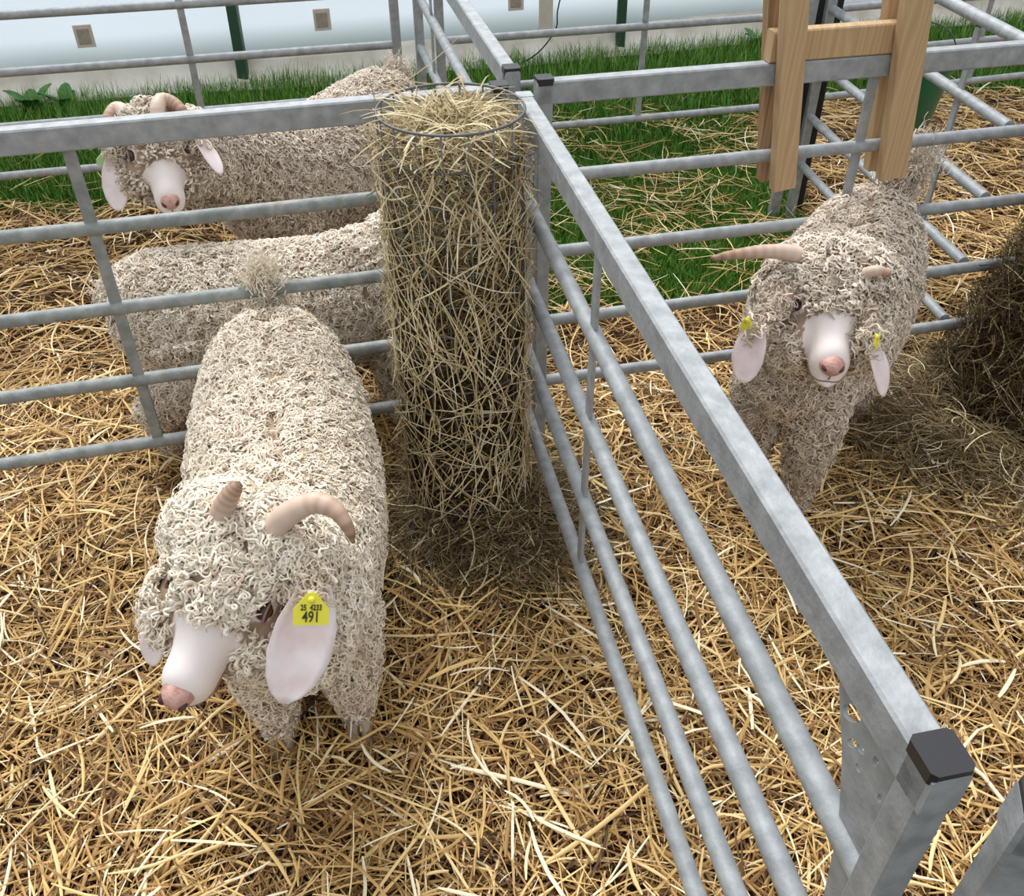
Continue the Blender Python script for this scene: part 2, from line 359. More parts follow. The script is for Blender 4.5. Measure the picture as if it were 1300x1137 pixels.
# grass
def grass(n, x0, x1, y0, y1, keep, h0, h1, seed):
    r = np.random.default_rng(seed); x = r.uniform(x0, x1, n); y = r.uniform(y0, y1, n); k = keep(x, y); x, y = x[k], y[k]; n = len(x)
    tall = np.clip((y-(3.6+.24*x))/.6, 0, 1)
    h = (h0+(h1-h0)*tall)*r.uniform(.5, 1.15, n); th = r.uniform(0, 2*PI, n); lean = np.abs(r.normal(.35, .25, n))
    t = np.linspace(0, 1, 4)[None]
    px = x[:, None]+np.cos(th)[:, None]*(h*lean)[:, None]*t**1.8; py = y[:, None]+np.sin(th)[:, None]*(h*lean)[:, None]*t**1.8
    pz = h[:, None]*t*(1-.25*t*lean[:, None])-.03+hgt(px, py)
    w = r.uniform(.003, .0055, n)[:, None]*A_([1, .9, .6, .1])[None]
    up = nrm(np.stack([np.cos(th), np.sin(th), .4+0*x], 1))
    return np.stack([px, py, pz], -1), up, w, np.clip(r.normal(.5, .22, n), 0, 1)
gz = lambda x, y: (zone(x, y) < .5) & vis(x, y) & (y < 5.02+.262*x)
P_, U_, W_, T_ = cat(grass(190000, -3.3, 4.6, 2.3, 6.4, gz, .07, .13, 11), grass(50000, 0, 1.3, 2.3, 3.7, gz, .06, .10, 12))
tag(strands('grass', P_, U_, W_, T_, GRASS, ridge=.25), 'lush green grass strip between the pens and the white tarpaulin', 'grass', kind='stuff')

# ------------------------------------------------------------------ marquee wall
WL = lambda x: 5.16+.262*x
def cloth(name, zs, offs, m, amp, seed, x0=-5.5, x1=7.5, label=None, c=None, kind=None):
    xs = np.linspace(x0, x1, 320); r = np.random.default_rng(seed); v = []
    ph = r.uniform(0, 6, 8)
    for z, o in zip(zs, offs):
        w = sum(amp/(k+1)*np.sin(xs*(1.3+1.9*k)+ph[k]+z*(2+k)) for k in range(5))
        v.append(np.stack([xs, WL(xs)+o+w, z+.25*w*(z < .5)], 1))
    V = np.concatenate(v); n = 320; k = len(zs)
    i = (np.arange(k-1)[:, None]*n+np.arange(n-1)[None]).ravel()
    o = new_mesh(name, V, np.stack([i, i+1, i+n+1, i+n], 1), m, None, True)
    s = o.modifiers.new('thick', 'SOLIDIFY'); s.thickness = .004
    return tag(o, label, c, None, kind)
cloth('wall_back', np.linspace(.07, 2.6, 14), np.linspace(-.02, .12, 14), TARP, .004, 3, kind='structure')
cloth('tarpaulin_skirt', [.135, .11, .085, .055, .03, .012], [-.03, -.04, -.05, -.07, -.12, -.20], SKIRT, .022, 9, label='muddy beige skirt along the foot of the white tarpaulin wall', c='tarpaulin')
def on_wall(px, py):
    d = cF + cR*(px-CX)/F_PX - cU*(py-CY)/F_PX
    t = (WL(0)-.035)/(d[1]-.262*d[0]); return cC+d*t
for k, (px, py, lab) in enumerate(((107, 46, 'square vent patch on the tarpaulin, leftmost one'), (409, 25, 'square vent patch on the tarpaulin, middle of three, above the back goat'), (655, 0, 'square vent patch on the tarpaulin, just left of the dangling string'))):
    p = on_wall(px, py); root = empty('vent_patch', p); tag(root, lab, 'vent patch', 'vent patches on the tarpaulin')
    dx = nrm(A_([1, .262, 0])); zz = A_([0, 0, 1.]); w, h = .042, .052
    MB().bar(p-dx*w, p+dx*w, .006, 2*h, (0, 0, 1), .002).build('patch_frame', PATCH, root, p)
    q = p+A_([0, -.005, 0]); MB().bar(q-dx*(w*.66), q+dx*(w*.66), .004, 1.36*h, (0, 0, 1), .001).build('patch_panel', PATCHIN, root, p)
# tent poles, pale post, string
for px, py, lab in ((318, 98, 'dark green pole against the tarpaulin on the left'), (783, 56, 'dark green pole against the tarpaulin in the middle')):
    p = at(px, py, 0); p[1] = WL(p[0])-.10; smooth_angle(tag(MB().bar((p[0], p[1], -.03), (p[0]+.0, p[1]+.12, 2.6), .05, .05).build('tent_pole', GREENPAINT), lab, 'pole', 'dark green tent poles'))
p = at(1245, 5, 0) ; p = at(692, 70, 0)
smooth_angle(tag(MB().bar((p[0], p[1]-.02, .05), (p[0], p[1]+.06, .9), .075, .02).build('pale_strap', SKIRT), 'pale vertical strap with a metal eyelet hanging on the tarpaulin', 'strap'))
tp = [(p[0]-.01, p[1]-.035, .52), (p[0]+.03, p[1]-.05, .40), (p[0]+.07, p[1]-.07, .30), (p[0]+.05, p[1]-.09, .16), (p[0]-.06, p[1]-.2, .06), (p[0]-.22, p[1]-.35, .03)]
tag(MB().tube(spline([(p[0]+.22, p[1]-.03, .75)]+tp[2:], 24), .004, 6).build('string', MATT_BLACK, smooth=True), 'thin black string dangling down the tarpaulin into the grass', 'string')
p = at(137, 127, .0); p[1] -= .03
smooth_angle(tag(MB().bar((p[0], p[1]-.03, -.03), (p[0], p[1]-.03, .14), .04, .05).build('tent_peg', WOODDARK), 'short brown wooden peg in the grass below the tarpaulin', 'peg'))
# dock plants
def leafplant(px, py, seed, lab):
    r = np.random.default_rng(seed); p = at(px, py, 0); b = MB()
    for k in range(6):
        th = r.uniform(0, 2*PI); L = r.uniform(.10, .17); w = .03; d = A_([math.cos(th), math.sin(th), 0]); s_ = A_([-d[1], d[0], 0]); v = []
        for t in np.linspace(0, 1, 6):
            c = p+d*L*t*.7+A_([0, 0, L*(t*1.1-.5*t*t)]); ww = w*math.sin(PI*min(1, .08+t*.92))**.8+.002
            v += [c-s_*ww+A_([0, 0, .006]), c, c+s_*ww+A_([0, 0, .006])]
        f = []
        for i in range(5): f += [(3*i, 3*i+1, 3*i+4, 3*i+3), (3*i+1, 3*i+2, 3*i+5, 3*i+4)]
        b.add(v, f)
    o = b.build('dock_plant', LEAF, origin=p, smooth=True); tag(o, lab, 'plant', 'broad-leaved weeds')
leafplant(45, 142, 1, 'broad-leaved weed leftmost below the tarpaulin')
leafplant(85, 138, 2, 'broad-leaved weed just left of the wooden peg')
leafplant(962, 60, 3, 'broad-leaved weed on the grass left of the wooden rack')

# ------------------------------------------------------------------ hay feeder
FZ = .975; FR = .131
root = empty('hay_feeder', (*FEED, 0)); tag(root, 'round welded-wire feeder stuffed with hay, standing in the corner of the hurdles', 'hay feeder')
b = MB()
for z in np.arange(FZ, .02, -.066):
    b.tube([(FEED[0]+FR*math.cos(q), FEED[1]+FR*math.sin(q), z) for q in np.linspace(0, 2*PI, 49)[:-1]], .0021 if z < FZ-.01 else .0025, 6, closed=True)
for q in np.linspace(0, 2*PI, 19)[:-1]+.1:
    b.tube([(FEED[0]+FR*math.cos(q), FEED[1]+FR*math.sin(q), z) for z in (.0, .5, FZ)], .0019, 6)
b.build('wire_mesh', WIRE, root, (*FEED, 0), True)
def haystack(name, c, rad, ztop, n, seed, lab, topw, spread, dt=0., fuzz=1.):
    """hay packed in a column of radius rad(z)"""
    r = np.random.default_rng(seed); root = empty(name, (*c, 0)); tag(root, lab, 'hay', kind='stuff')
    v = []; zs = np.linspace(0, ztop, 30); n_ = 40
    for z in zs:
        for j in range(n_):
            q = 2*PI*j/n_; rr = (rad(z)-.028)*(1+.05*math.sin(3*q+z*19)+.04*math.sin(7*q-z*31)); v.append((c[0]+rr*math.cos(q), c[1]+rr*math.sin(q), z))
    f = [(i*n_+j, i*n_+(j+1) % n_, (i+1)*n_+(j+1) % n_, (i+1)*n_+j) for i in range(29) for j in range(n_)]+[tuple(range(29*n_, 30*n_))]
    new_mesh('packed_hay', v, f, HAYCORE, root, True, (*c, 0))
    # side strands
    z = r.uniform(0, ztop, n); q = r.uniform(0, 2*PI, n); L = .03+.10*r.random(n)**1.8; t = np.linspace(-.5, .5, 7)
    R = np.vectorize(rad)(z)-.034+.030*fuzz*r.random(n)**.8
    out = A_([np.cos(q), np.sin(q), 0*q]).T; tg = A_([-np.sin(q), np.cos(q), 0*q]).T; zz = A_([0, 0, 1.])[None]
    an = r.uniform(0, PI, n); bend = r.normal(0, 1.1, n)
    A2 = an[:, None]+bend[:, None]*t[None]+.5*np.sin(t[None]*9+r.uniform(0, 6, n)[:, None])
    u = np.cumsum(np.cos(A2), 1)*L[:, None]/7; w = np.cumsum(np.sin(A2), 1)*L[:, None]/7
    u -= u.mean(1, keepdims=True); w -= w.mean(1, keepdims=True)
    ang = q[:, None]+u/R[:, None]; zz_ = np.clip(z[:, None]+w, .0, ztop+.02)
    rr = R[:, None]+.010*fuzz*r.normal(0, 1, n)[:, None]*t[None]*2*L[:, None]/.1
    P = np.stack([c[0]+rr*np.cos(ang), c[1]+rr*np.sin(ang), zz_], -1); upv = np.stack([np.cos(ang), np.sin(ang), 0*ang], -1)
    W = (r.uniform(.0009, .0026, n))[:, None]*A_([.6, 1, 1, 1, 1, .9, .4])[None]
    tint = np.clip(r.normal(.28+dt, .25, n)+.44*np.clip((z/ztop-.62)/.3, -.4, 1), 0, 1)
    sets = [(P, upv, W, tint)]
    # heads of hay on top, poking out and up
    m = topw; x = r.normal(0, .5, m); y = r.normal(0, .5, m); s_ = np.hypot(x, y); s_ = np.where(s_ > 1, s_, 1); x /= s_; y /= s_
    rt = rad(ztop)*.78; th = r.uniform(0, 2*PI, m); el = r.normal(.2, .42, m); L = .05+.13*r.random(m)**2; be = r.normal(0, .7, m)
    A2 = th[:, None]+be[:, None]*t[None]
    P = np.stack([c[0]+x[:, None]*rt+np.cumsum(np.cos(A2)*np.cos(el)[:, None], 1)*L[:, None]/7 - (np.cos(th)*L/2)[:, None],
                  c[1]+y[:, None]*rt+np.cumsum(np.sin(A2)*np.cos(el)[:, None], 1)*L[:, None]/7 - (np.sin(th)*L/2)[:, None],
                  ztop-.02+.045*r.random(m)[:, None]*(1.2-np.hypot(x, y)[:, None])+np.cumsum(np.sin(el)[:, None]*np.ones(7)[None], 1)*L[:, None]/14*np.abs(np.sign(el))[:, None]], -1)
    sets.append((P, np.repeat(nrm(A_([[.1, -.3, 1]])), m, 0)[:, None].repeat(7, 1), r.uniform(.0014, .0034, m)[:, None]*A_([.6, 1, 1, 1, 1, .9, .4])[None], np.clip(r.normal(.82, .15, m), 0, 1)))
    m = topw//26; q = r.uniform(0, 2*PI, m); L = r.uniform(.07, .17, m); el = r.uniform(-.1, .55, m); t2 = np.linspace(0, 1, 7)[None]
    st_ = rt*r.uniform(.3, 1, m); qd = q+r.normal(0, .9, m)
    P = np.stack([(c[0]+np.cos(q)*st_)[:, None]+(np.cos(qd)*np.cos(el)*L)[:, None]*(t2-.35), (c[1]+np.sin(q)*st_)[:, None]+(np.sin(qd)*np.cos(el)*L)[:, None]*(t2-.35),
                  ztop+.02+(np.sin(el)*L)[:, None]*t2-.5*L[:, None]*np.maximum(t2-.35, 0)**2+0*t2], -1)
    sets.append((P, np.repeat(nrm(A_([[.1, -.3, 1]])), m, 0)[:, None].repeat(7, 1), r.uniform(.0016, .0034, m)[:, None]*A_([.6, 1, 1, 1, 1, .9, .4])[None], np.clip(r.normal(.88, .12, m), 0, 1)))
    # stray long stems hanging outside the wire
    m = n//30; q = r.uniform(0, 2*PI, m); z = r.uniform(.12, ztop, m); L = .08+.2*r.random(m); an = r.normal(PI/2, .7, m); be = r.normal(0, .8, m)
    A2 = an[:, None]+be[:, None]*t[None]; u = np.cumsum(np.cos(A2), 1)*L[:, None]/7; w = np.cumsum(np.sin(A2), 1)*L[:, None]/7
    Rr = np.vectorize(rad)(z)
    ang = q[:, None]+u/Rr[:, None]; rr = Rr[:, None]+.004+.03*np.abs(t)[None]**1.5*r.random(m)[:, None]*3
    P = np.stack([c[0]+rr*np.cos(ang), c[1]+rr*np.sin(ang), np.maximum(z[:, None]-w+.05, .01)], -1)
    sets.append((P, np.stack([np.cos(ang), np.sin(ang), 0*ang], -1), r.uniform(.0016, .0034, m)[:, None]*A_([.6, 1, 1, 1, 1, .9, .4])[None], np.clip(r.normal(.88, .12, m), 0, 1)))
    # foot of the stack: hay pulled out over the ground
    m = spread[0]; q = r.uniform(0, 2*PI, m); dd = rad(0)*.7+np.abs(r.normal(0, spread[1], m)); L = .05+.12*r.random(m)**1.5; th = r.uniform(0, 2*PI, m); be = r.normal(0, 1.2, m)
    A2 = th[:, None]+be[:, None]*t[None]
    hz = np.clip(.11*np.exp(-(dd-rad(0)*.7)/spread[1]*.9), .02, 1)
    P = np.stack([(c[0]+spread[2]+np.cos(q)*dd)[:, None]+np.cumsum(np.cos(A2), 1)*L[:, None]/7, (c[1]+spread[3]+np.sin(q)*dd*.8)[:, None]+np.cumsum(np.sin(A2), 1)*L[:, None]/7,
                  (.02+hz*r.random(m)**.6)[:, None]+r.normal(0, .12, m)[:, None]*t[None]*L[:, None]], -1)
    P[..., 2] = np.maximum(P[..., 2], .008)
    sets.append((P, np.repeat(A_([[0, 0, 1.]]), m, 0)[:, None].repeat(7, 1), r.uniform(.0012, .003, m)[:, None]*A_([.6, 1, 1, 1, 1, .9, .4])[None], np.clip(r.normal(.46, .24, m), 0, 1)))
    Pp, Uu, Ww, Tt = cat(*sets)
    strands('hay_stems', Pp, Uu, Ww, Tt, HAY, root, (*c, 0), ridge=.4)
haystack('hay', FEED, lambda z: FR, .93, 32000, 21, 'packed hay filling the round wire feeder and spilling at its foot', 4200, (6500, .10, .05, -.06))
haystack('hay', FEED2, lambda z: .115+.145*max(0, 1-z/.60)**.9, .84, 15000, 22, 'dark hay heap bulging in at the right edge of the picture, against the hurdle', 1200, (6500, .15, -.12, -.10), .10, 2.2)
# ------------------------------------------------------------------ goats
def goat(label, c, h, sy, sz, sw, poll, nose, ears, horns, tags, ncurl, fmat, seed, neckr=.105, hk=1.12, top=(.10, .085, .085), tail=(0, 0, .1), lens=(.028, .058), headlen=(.045, .080), eyes=True, legdx=.075, headroll=0., cheek=1., bodytint=0., hind=0., horn_r=.019, faceshort=0., facecam=None):
    r = np.random.default_rng(seed)
    c = A_(c, float); fw = nrm(A_(h)); rt = A_([fw[1], -fw[0]]); og = A_([c[0], c[1], 0])
    root = empty('angora_goat', og); tag(root, label, 'goat', 'curly-coated angora goats')
    W = lambda x, y, z: A_([*(c+rt*x*sw+fw*y*sy), z*sz])
    F3 = A_([*fw, 0]); R3 = A_([*rt, 0]); U3 = A_([0, 0, 1.])
    k = hk
    b = MB()
    b.loft([(W(0, y, z), R3, U3, w*sw, hh*sz) for y, z, w, hh in ((-.325, .42, .06, .07), (-.30, .418, .11, .115), (-.25, .41, .145, .145), (-.16, .395, .165, .155), (-.04, .375, .178, .165), (.08, .37, .168, .168), (.18, .385, .142, .158), (.26, .40, .108, .13), (.31, .42, .07, .09))], 20)
    P, N = A_(poll, float), A_(nose, float)
    hf = nrm(N-P); HL = np.linalg.norm(N-P)
    hr = nrm(np.cross(hf, U3)); hu = np.cross(hr, hf)
    if facecam is not None:      # eye line given as a direction
        hr = A_(facecam, float); hr = nrm(hr-hf*(hr@hf)); hu = np.cross(hr, hf)
    if headroll:
        hr, hu = hr*math.cos(headroll)+hu*math.sin(headroll), -hr*math.sin(headroll)+hu*math.cos(headroll)
    H = lambda x, s, u: P+hr*x+hf*(s*HL)+hu*u
    # neck
    n0 = W(0, .20, .44); n2 = H(0, -.02, -.045); n1 = (n0+n2)/2+A_([0, 0, -.0])
    pth = spline([W(0, .10, .40), n0, n1, n2], 9); tn = nrm(np.gradient(pth, axis=0))
    secs = []
    for i, (p, t) in enumerate(zip(pth, tn)):
        rr = nrm(np.cross(t, U3)) if abs(t[2]) < .95 else R3
        secs.append((p, rr, np.cross(rr, t), .13+(neckr*.85-.13)*i/8, .14+(neckr-.14)*i/8))
    b.loft(secs, 16)
    # skull and muzzle
    b.loft([(H(0, s, u*k), hr, hu, w*k*(1.1 if s < .5 else .93), hh*k) for s, w, hh, u in ((-.22, .035, .04, -.02), (-.12, .055, .058, -.012), (.05, .066, .070, -.008), (.22, .066, .073, -.010), (.40, .054, .066, -.014), (.58, .041, .056, -.018), (.74, .034, .047, -.020), (.88, .034, .043, -.020), (.96, .029, .035, -.021), (1.0, .018, .022, -.022))], 20)
    b.ell(P-hf*.022+hu*.026, (top[0], top[1], top[2]), [hr, hf, hu])                       # topknot
    for sx in (-1, 1): b.ell(H(.066*sx, -.12, -.03), (.055*cheek, .06, .065), [hr, hf, hu])
    for sx in (-1, 1): b.ell(H(.052*k*sx, .36, -.035), (.040*cheek, .062, .050*cheek), [hr, hf, hu])   # woolly cheeks
    b.ell(H(0, .25, -.065), (.06, .08, .05), [hr, hf, hu])
    b.ell(H(0, .90, -.040*k), (.021*k, .028*k, .015*k), [hr, hf, hu])
    # legs
    for sx in (-1, 1):
        lx = legdx/.075*sx
        b.tube([W(.055*lx, .17, .40), W(.07*lx, .20, .28), W(.073*lx, .205, .15), W(.073*lx, .20, .05), W(.073*lx, .215, .012)], A_([.085, .064, .046, .035, .028])*sw, 12)
        b.tube([W(.075*lx, -.17+hind*.6, .40), W(.088*lx, -.13+hind, .29), W(.088*lx, -.235+hind, .17), W(.085*lx, -.225+hind, .06), W(.085*lx, -.21+hind, .012)], A_([.10, .073, .050, .036, .028])*sw, 12)
    # tail
    t0 = W(0, -.315, .47); tl = A_(tail, float)
    tp = spline([t0-F3*-.05, t0, t0+tl*.55-F3*.015, t0+tl], 6)
    b.tube(tp, [.04, .040, .036, .030, .022, .010], 10)
    o = b.build('body', SKIN, root, og)
    m = o.modifiers.new('r', 'REMESH'); m.mode = 'VOXEL'; m.voxel_size = .0085
    m = o.modifiers.new('s', 'SMOOTH'); m.iterations = 5; m.factor = .5
    dg = bpy.context.evaluated_depsgraph_get(); me = bpy.data.meshes.new_from_object(o.evaluated_get(dg)); o.modifiers.clear(); o.data = me; me.name = 'body'
    me.shade_smooth()
    n = len(me.vertices); V = np.empty(n*3, np.float32); me.vertices.foreach_get('co', V); V = V.reshape(-1, 3)+og
    NV = np.empty(n*3, np.float32); me.vertices.foreach_get('normal', NV); NV = NV.reshape(-1, 3)
    d = V-P; s = d@hf/HL; x = d@hr; u = d@hu
    near = (np.abs(x) < .062*k) & (np.abs(u+.015) < .068*k)
    up_side = (NV@hu > .35) & (np.abs(x) < .042*k)
    face = near & (((s > .70+faceshort) & (s < 1.3)) | ((s > .50+faceshort) & (s < 1.2) & up_side) | ((s > .62+faceshort) & (s < 1.2) & (np.abs(x) < .037*k) & (u > -.02)))
    hoofy = V[:, 2] < .045
    bare = face*1.0
    for _ in range(2):
        pass
    if not me.attributes.get('bare'): me.attributes.new('bare', 'FLOAT', 'POINT')
    from mathutils.bvhtree import BVHTree
    bv = BVHTree.FromPolygons([Vector(q) for q in V.astype(float)], [tuple(q.vertices) for q in me.polygons])
    eyesp = {}
    for sx in (-1, 1):
        hit = bv.ray_cast(Vector(H(.3*sx, .31, .022*k)), Vector(-hr*sx))[0]
        eyesp[sx] = A_(hit)-hr*sx*.001 if hit is not None else H(.0575*k*sx, .30, .018*k)
    print('HEAD', label[:20], 'nose', proj(N), 'eyes', proj(eyesp[-1]), proj(eyesp[1]), 'HL', HL)
    # eye sockets bare too
    for sx in (-1, 1):
        e = eyesp[sx]; bare = np.maximum(bare, (np.linalg.norm(V-e, axis=1) < .020)*.7)
    me.attributes['bare'].data.foreach_set('value', (bare*.85+.08*r.random(n)).astype(np.float32))
    me.materials.clear(); me.materials.append(SKIN)
    # --- fleece
    me.calc_loop_triangles(); tri = np.empty(len(me.loop_triangles)*3, np.int32); me.loop_triangles.foreach_get('vertices', tri); tri = tri.reshape(-1, 3)
    a_, b_, c_ = V[tri[:, 0]], V[tri[:, 1]], V[tri[:, 2]]
    area = np.linalg.norm(np.cross(b_-a_, c_-a_), axis=1)/2
    woolv = (bare < .3)*(V[:, 2] > .035)*1.0
    headm = (np.abs(x) < .16) & (np.abs(u) < .15) & (s > -.45) & (s < 1.1) & (V[:, 2] > .3*sz)
    dens = woolv*np.where(headm, 1.5, 1.0)*np.where(NV[:, 2] < -.4, .5, 1)
    for sx in (-1, 1): dens = dens*(np.linalg.norm(V-eyesp[sx]-hf*.008, axis=1) > .027)
    wgt = area*dens[tri].min(1); pick = r.choice(len(tri), ncurl, p=wgt/wgt.sum())
    q1, q2 = r.random(ncurl), r.random(ncurl); f_ = q1+q2 > 1; q1[f_] = 1-q1[f_]; q2[f_] = 1-q2[f_]
    p0 = a_[pick]+(b_[pick]-a_[pick])*q1[:, None]+(c_[pick]-a_[pick])*q2[:, None]
    N0 = nrm(NV[tri[pick]].mean(1)); hd = headm[tri[pick]].all(1)
    # comb direction: away from the spine, down and a little back; a coherent wobble groups neighbours into locks
    side = np.sign((p0-og)@R3+1e-6)
    comb = A_([0, 0, -1.])[None]*1.0 + R3[None]*side[:, None]*.55 - F3[None]*.25
    hc = -hu[None]*.8+hr[None]*np.sign((p0-P)@hr)[:, None]*.6+hf[None]*.5
    comb = np.where(hd[:, None], hc, comb)
    cell = .020
    key = np.floor(p0/cell+r.normal(0, .18, p0.shape)).astype(np.int64); hsh = (key[:, 0]*73856093 ^ key[:, 1]*19349663 ^ key[:, 2]*83492791) % 99991
    tab = r.normal(0, 1, (99991, 6)); g = tab[hsh]
    comb = comb+g[:, :3]*.8
    Tn = nrm(comb-N0*(comb*N0).sum(1, keepdims=True)); Bn_ = np.cross(N0, Tn)
    K = 14; t = np.linspace(0, 1, K)[None]
    legf = np.clip((p0[:, 2]-.03)/.16, .35, 1)
    L = legf*np.where(hd, r.uniform(*headlen, ncurl)*np.where(((p0-P)@hf > 0) & ((p0-P)@hf < .1), .8, 1), r.uniform(*lens, ncurl))*(1 if faceshort == 0 else np.where(hd, .55, 1))
    de = np.minimum(np.linalg.norm(p0-eyesp[-1], axis=1), np.linalg.norm(p0-eyesp[1], axis=1)); L = L*np.interp(de, [.03, .075], [.38, 1])
    onface = hd & (((p0-P)@hf/HL) > .42); L = np.where(onface, L*.62, L)
    ph = g[:, 3]*2+r.normal(0, .35, ncurl); hook = r.choice([-1, 1], ncurl)*r.uniform(2.5, 8.0, ncurl)
    amp = np.where(hd, 1.45, 1.25)*r.uniform(.75, 1.25, ncurl); wav = np.where(hd, 1.0, 1.15)*r.uniform(.8, 1.3, ncurl)*(L/.04)
    ang = r.normal(0, .22, ncurl)[:, None]+amp[:, None]*np.sin(2*PI*wav[:, None]*t+ph[:, None])+hook[:, None]*np.maximum(t-.35, 0)**1.6
    st = (L/K)[:, None]
    uu = np.cumsum(np.cos(ang), 1)*st; vv = np.cumsum(np.sin(ang), 1)*st
    rl = r.random(ncurl)
    lift = (.001+np.where(hd, .020, .014)[:, None]*rl[:, None]*np.minimum(1, t*2.6)) - .10*(L[:, None])*np.maximum(t-.6, 0)
    lift = lift*legf[:, None] + .0022*np.sin(2*PI*wav[:, None]*t*1.0+ph[:, None]+1.3)
    Pp = p0[:, None]+Tn[:, None]*uu[..., None]+Bn_[:, None]*vv[..., None]+N0[:, None]*lift[..., None]
    Pp[..., 2] = np.maximum(Pp[..., 2], .012)
    wd = np.where(hd, 1.15, 1.0)*r.uniform(.0020, .0044, ncurl)
    Wd = wd[:, None]*np.interp(np.linspace(0, 1, K), [0, .15, .7, 1], [.6, 1, .85, .25])[None]
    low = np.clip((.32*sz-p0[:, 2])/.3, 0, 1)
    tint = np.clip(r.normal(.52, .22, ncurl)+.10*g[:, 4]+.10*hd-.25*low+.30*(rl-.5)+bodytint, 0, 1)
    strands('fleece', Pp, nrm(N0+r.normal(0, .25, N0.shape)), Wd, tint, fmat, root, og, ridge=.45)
    # tail tuft wisps
    tl_n = np.linalg.norm(tl); m_ = 1800 if tl_n > .04 else 250; i = r.integers(0, 6, m_); p0 = tp[np.minimum(i, 5)]+r.normal(0, .018 if tl[2] < .13 else .025, (m_, 3)); tt = np.linspace(0, 1, 7)[None, :, None]
    dr = nrm(tl)[None]*.9+r.normal(0, .24, (m_, 3)); Lt = r.uniform(.018, .042 if tl_n > .04 else .025, m_)[:, None, None]
    perp = nrm(np.cross(dr, r.normal(0, 1, (m_, 3))))
    Pp = p0[:, None]+dr[:, None]*Lt*tt+perp[:, None]*(.006*np.sin(tt*9+r.uniform(0, 6, m_)[:, None, None]))
    strands('tail_tuft', Pp, nrm(perp+A_([[0, 0, .5]])), r.uniform(.0022, .0046, m_)[:, None]*np.linspace(1, .3, 7)[None], np.clip(r.normal(.88, .12, m_), 0, 1), fmat, root, og)
    # --- nose, mouth, eyes
    nb = MB(); nb.ell(H(0, .975, -.003*k), (.0195*k, .0185*k, .0165*k), [hr, hf, hu], 16, 10); no = nb.build('nose', NOSE, root, og, True)
    for sx in (-1, 1):
        ax = [nrm(hr+hu*.55*sx), hf, nrm(hu-hr*.55*sx)]
        MB().ell(H(.0118*k*sx, 1.03, .0005*k), (.0062*k, .009*k, .0036*k), ax, 10, 6).build('nostril', NOSTRIL, no, og, True)
    MB().tube([H(0, 1.062, -.006*k), H(0, 1.05, -.020*k), H(0, 1.01, -.034*k)], .0013, 6).build('philtrum', LIP, no, og, True)
    mp_ = [H(x_*k, s_, u_*k) for x_, s_, u_ in ((-.037, .70, -.030), (-.036, .82, -.036), (-.027, .95, -.039), (-.012, 1.005, -.0355), (0, 1.015, -.034), (.012, 1.005, -.0355), (.027, .95, -.039), (.036, .82, -.036), (.037, .70, -.030))]
    mo = []
    for q in spline(mp_, 30):
        nr = bv.find_nearest(Vector(q)); mo.append(A_(nr[0])+A_(nr[1])*.0004)
    MB().tube(mo, .0015, 6).build('mouth', LIP, root, og, True)
    for sx in (-1, 1):
        e = eyesp[sx]; ey = MB().ell(e, (.012, .014, .012), [hr, hf, hu], 14, 10).build('eye', EYE, root, og, True)
        MB().ell(e+hr*sx*.0095, (.004, .007, .0025), [hr, hf, hu], 10, 6).build('pupil', PUPIL, ey, og, True)
        # lids
        MB().tube([e+hr*sx*.006+hf*.0155*math.cos(q)+hu*.012*math.sin(q) for q in np.linspace(0, 2*PI, 19)[:-1]], .0020, 6, closed=True).build('eyelid', LIP, ey, og, True)
    # --- hooves
    for sx, yy, xx in ((-1, .225, .073), (1, .225, .073), (-1, -.20+hind, .085), (1, -.20+hind, .085)):
        hb = MB()
        for q in (-1, 1):
            cc = W(xx*legdx/.075*sx, yy, 0)+R3*q*.0125
            hb.loft([(cc+A_([0, 0, z_])+F3*f2, R3, F3, w_, l_) for z_, f2, w_, l_ in ((.0, .010, .013, .030), (.015, .006, .0125, .027), (.035, 0, .011, .021), (.045, -.002, .008, .016))], 10)
        hb.build('hoof', HOOF, root, og, True)
    # --- ears: (root, tip, out, width) out = direction the ear's broad face looks
    for e in ears:
        p0_, p1_, out, wd_ = A_(e[0], float), A_(e[1], float), A_(e[2], float), e[3]
        ax = nrm(p1_-p0_); out = nrm(out-ax*(out@ax)); sd = np.cross(ax, out); Le = np.linalg.norm(p1_-p0_)
        v = []; ns, nw = 16, 9
        for lay in (0, 1):
            for i in range(ns):
                t_ = i/(ns-1); w2 = wd_/2*np.interp(t_, [0, .12, .35, .6, .82, .94, 1], [.42, .68, .97, 1, .78, .45, .12])
                for j in range(nw):
                    a2 = (j/(nw-1)-.5)*2
                    cup = .30*wd_*(1-a2*a2)*(.9-.75*t_)
                    cc = p0_+ax*Le*t_+sd*w2*a2-out*cup+out*(.028*math.sin(PI*t_)*e[4] if len(e) > 4 else 0)+out*(.0035*(1 if lay == 0 else -1)*(1-.7*a2*a2))
                    v.append(cc)
        o1 = ns*nw; f = []
        for i in range(ns-1):
            for j in range(nw-1):
                q = i*nw+j; f.append((q, q+nw, q+nw+1, q+1)); f.append((o1+q, o1+q+1, o1+q+nw+1, o1+q+nw))
        for i in range(ns-1):
            q = i*nw; f.append((q, o1+q, o1+q+nw, q+nw)); q = i*nw+nw-1; f.append((q, q+nw, o1+q+nw, o1+q))
        for j in range(nw-1): q = j; f.append((q, q+1, o1+q+1, o1+q)); q = (ns-1)*nw+j; f.append((q, o1+q, o1+q+1, q+1))
        near_ = P+hr*np.sign((p0_-P)@hr)*.055-hf*.015; ebp = spline([near_, near_*.5+p0_*.5+A_([0, 0, .012]), p0_+ax*.012-out*.010], 8)
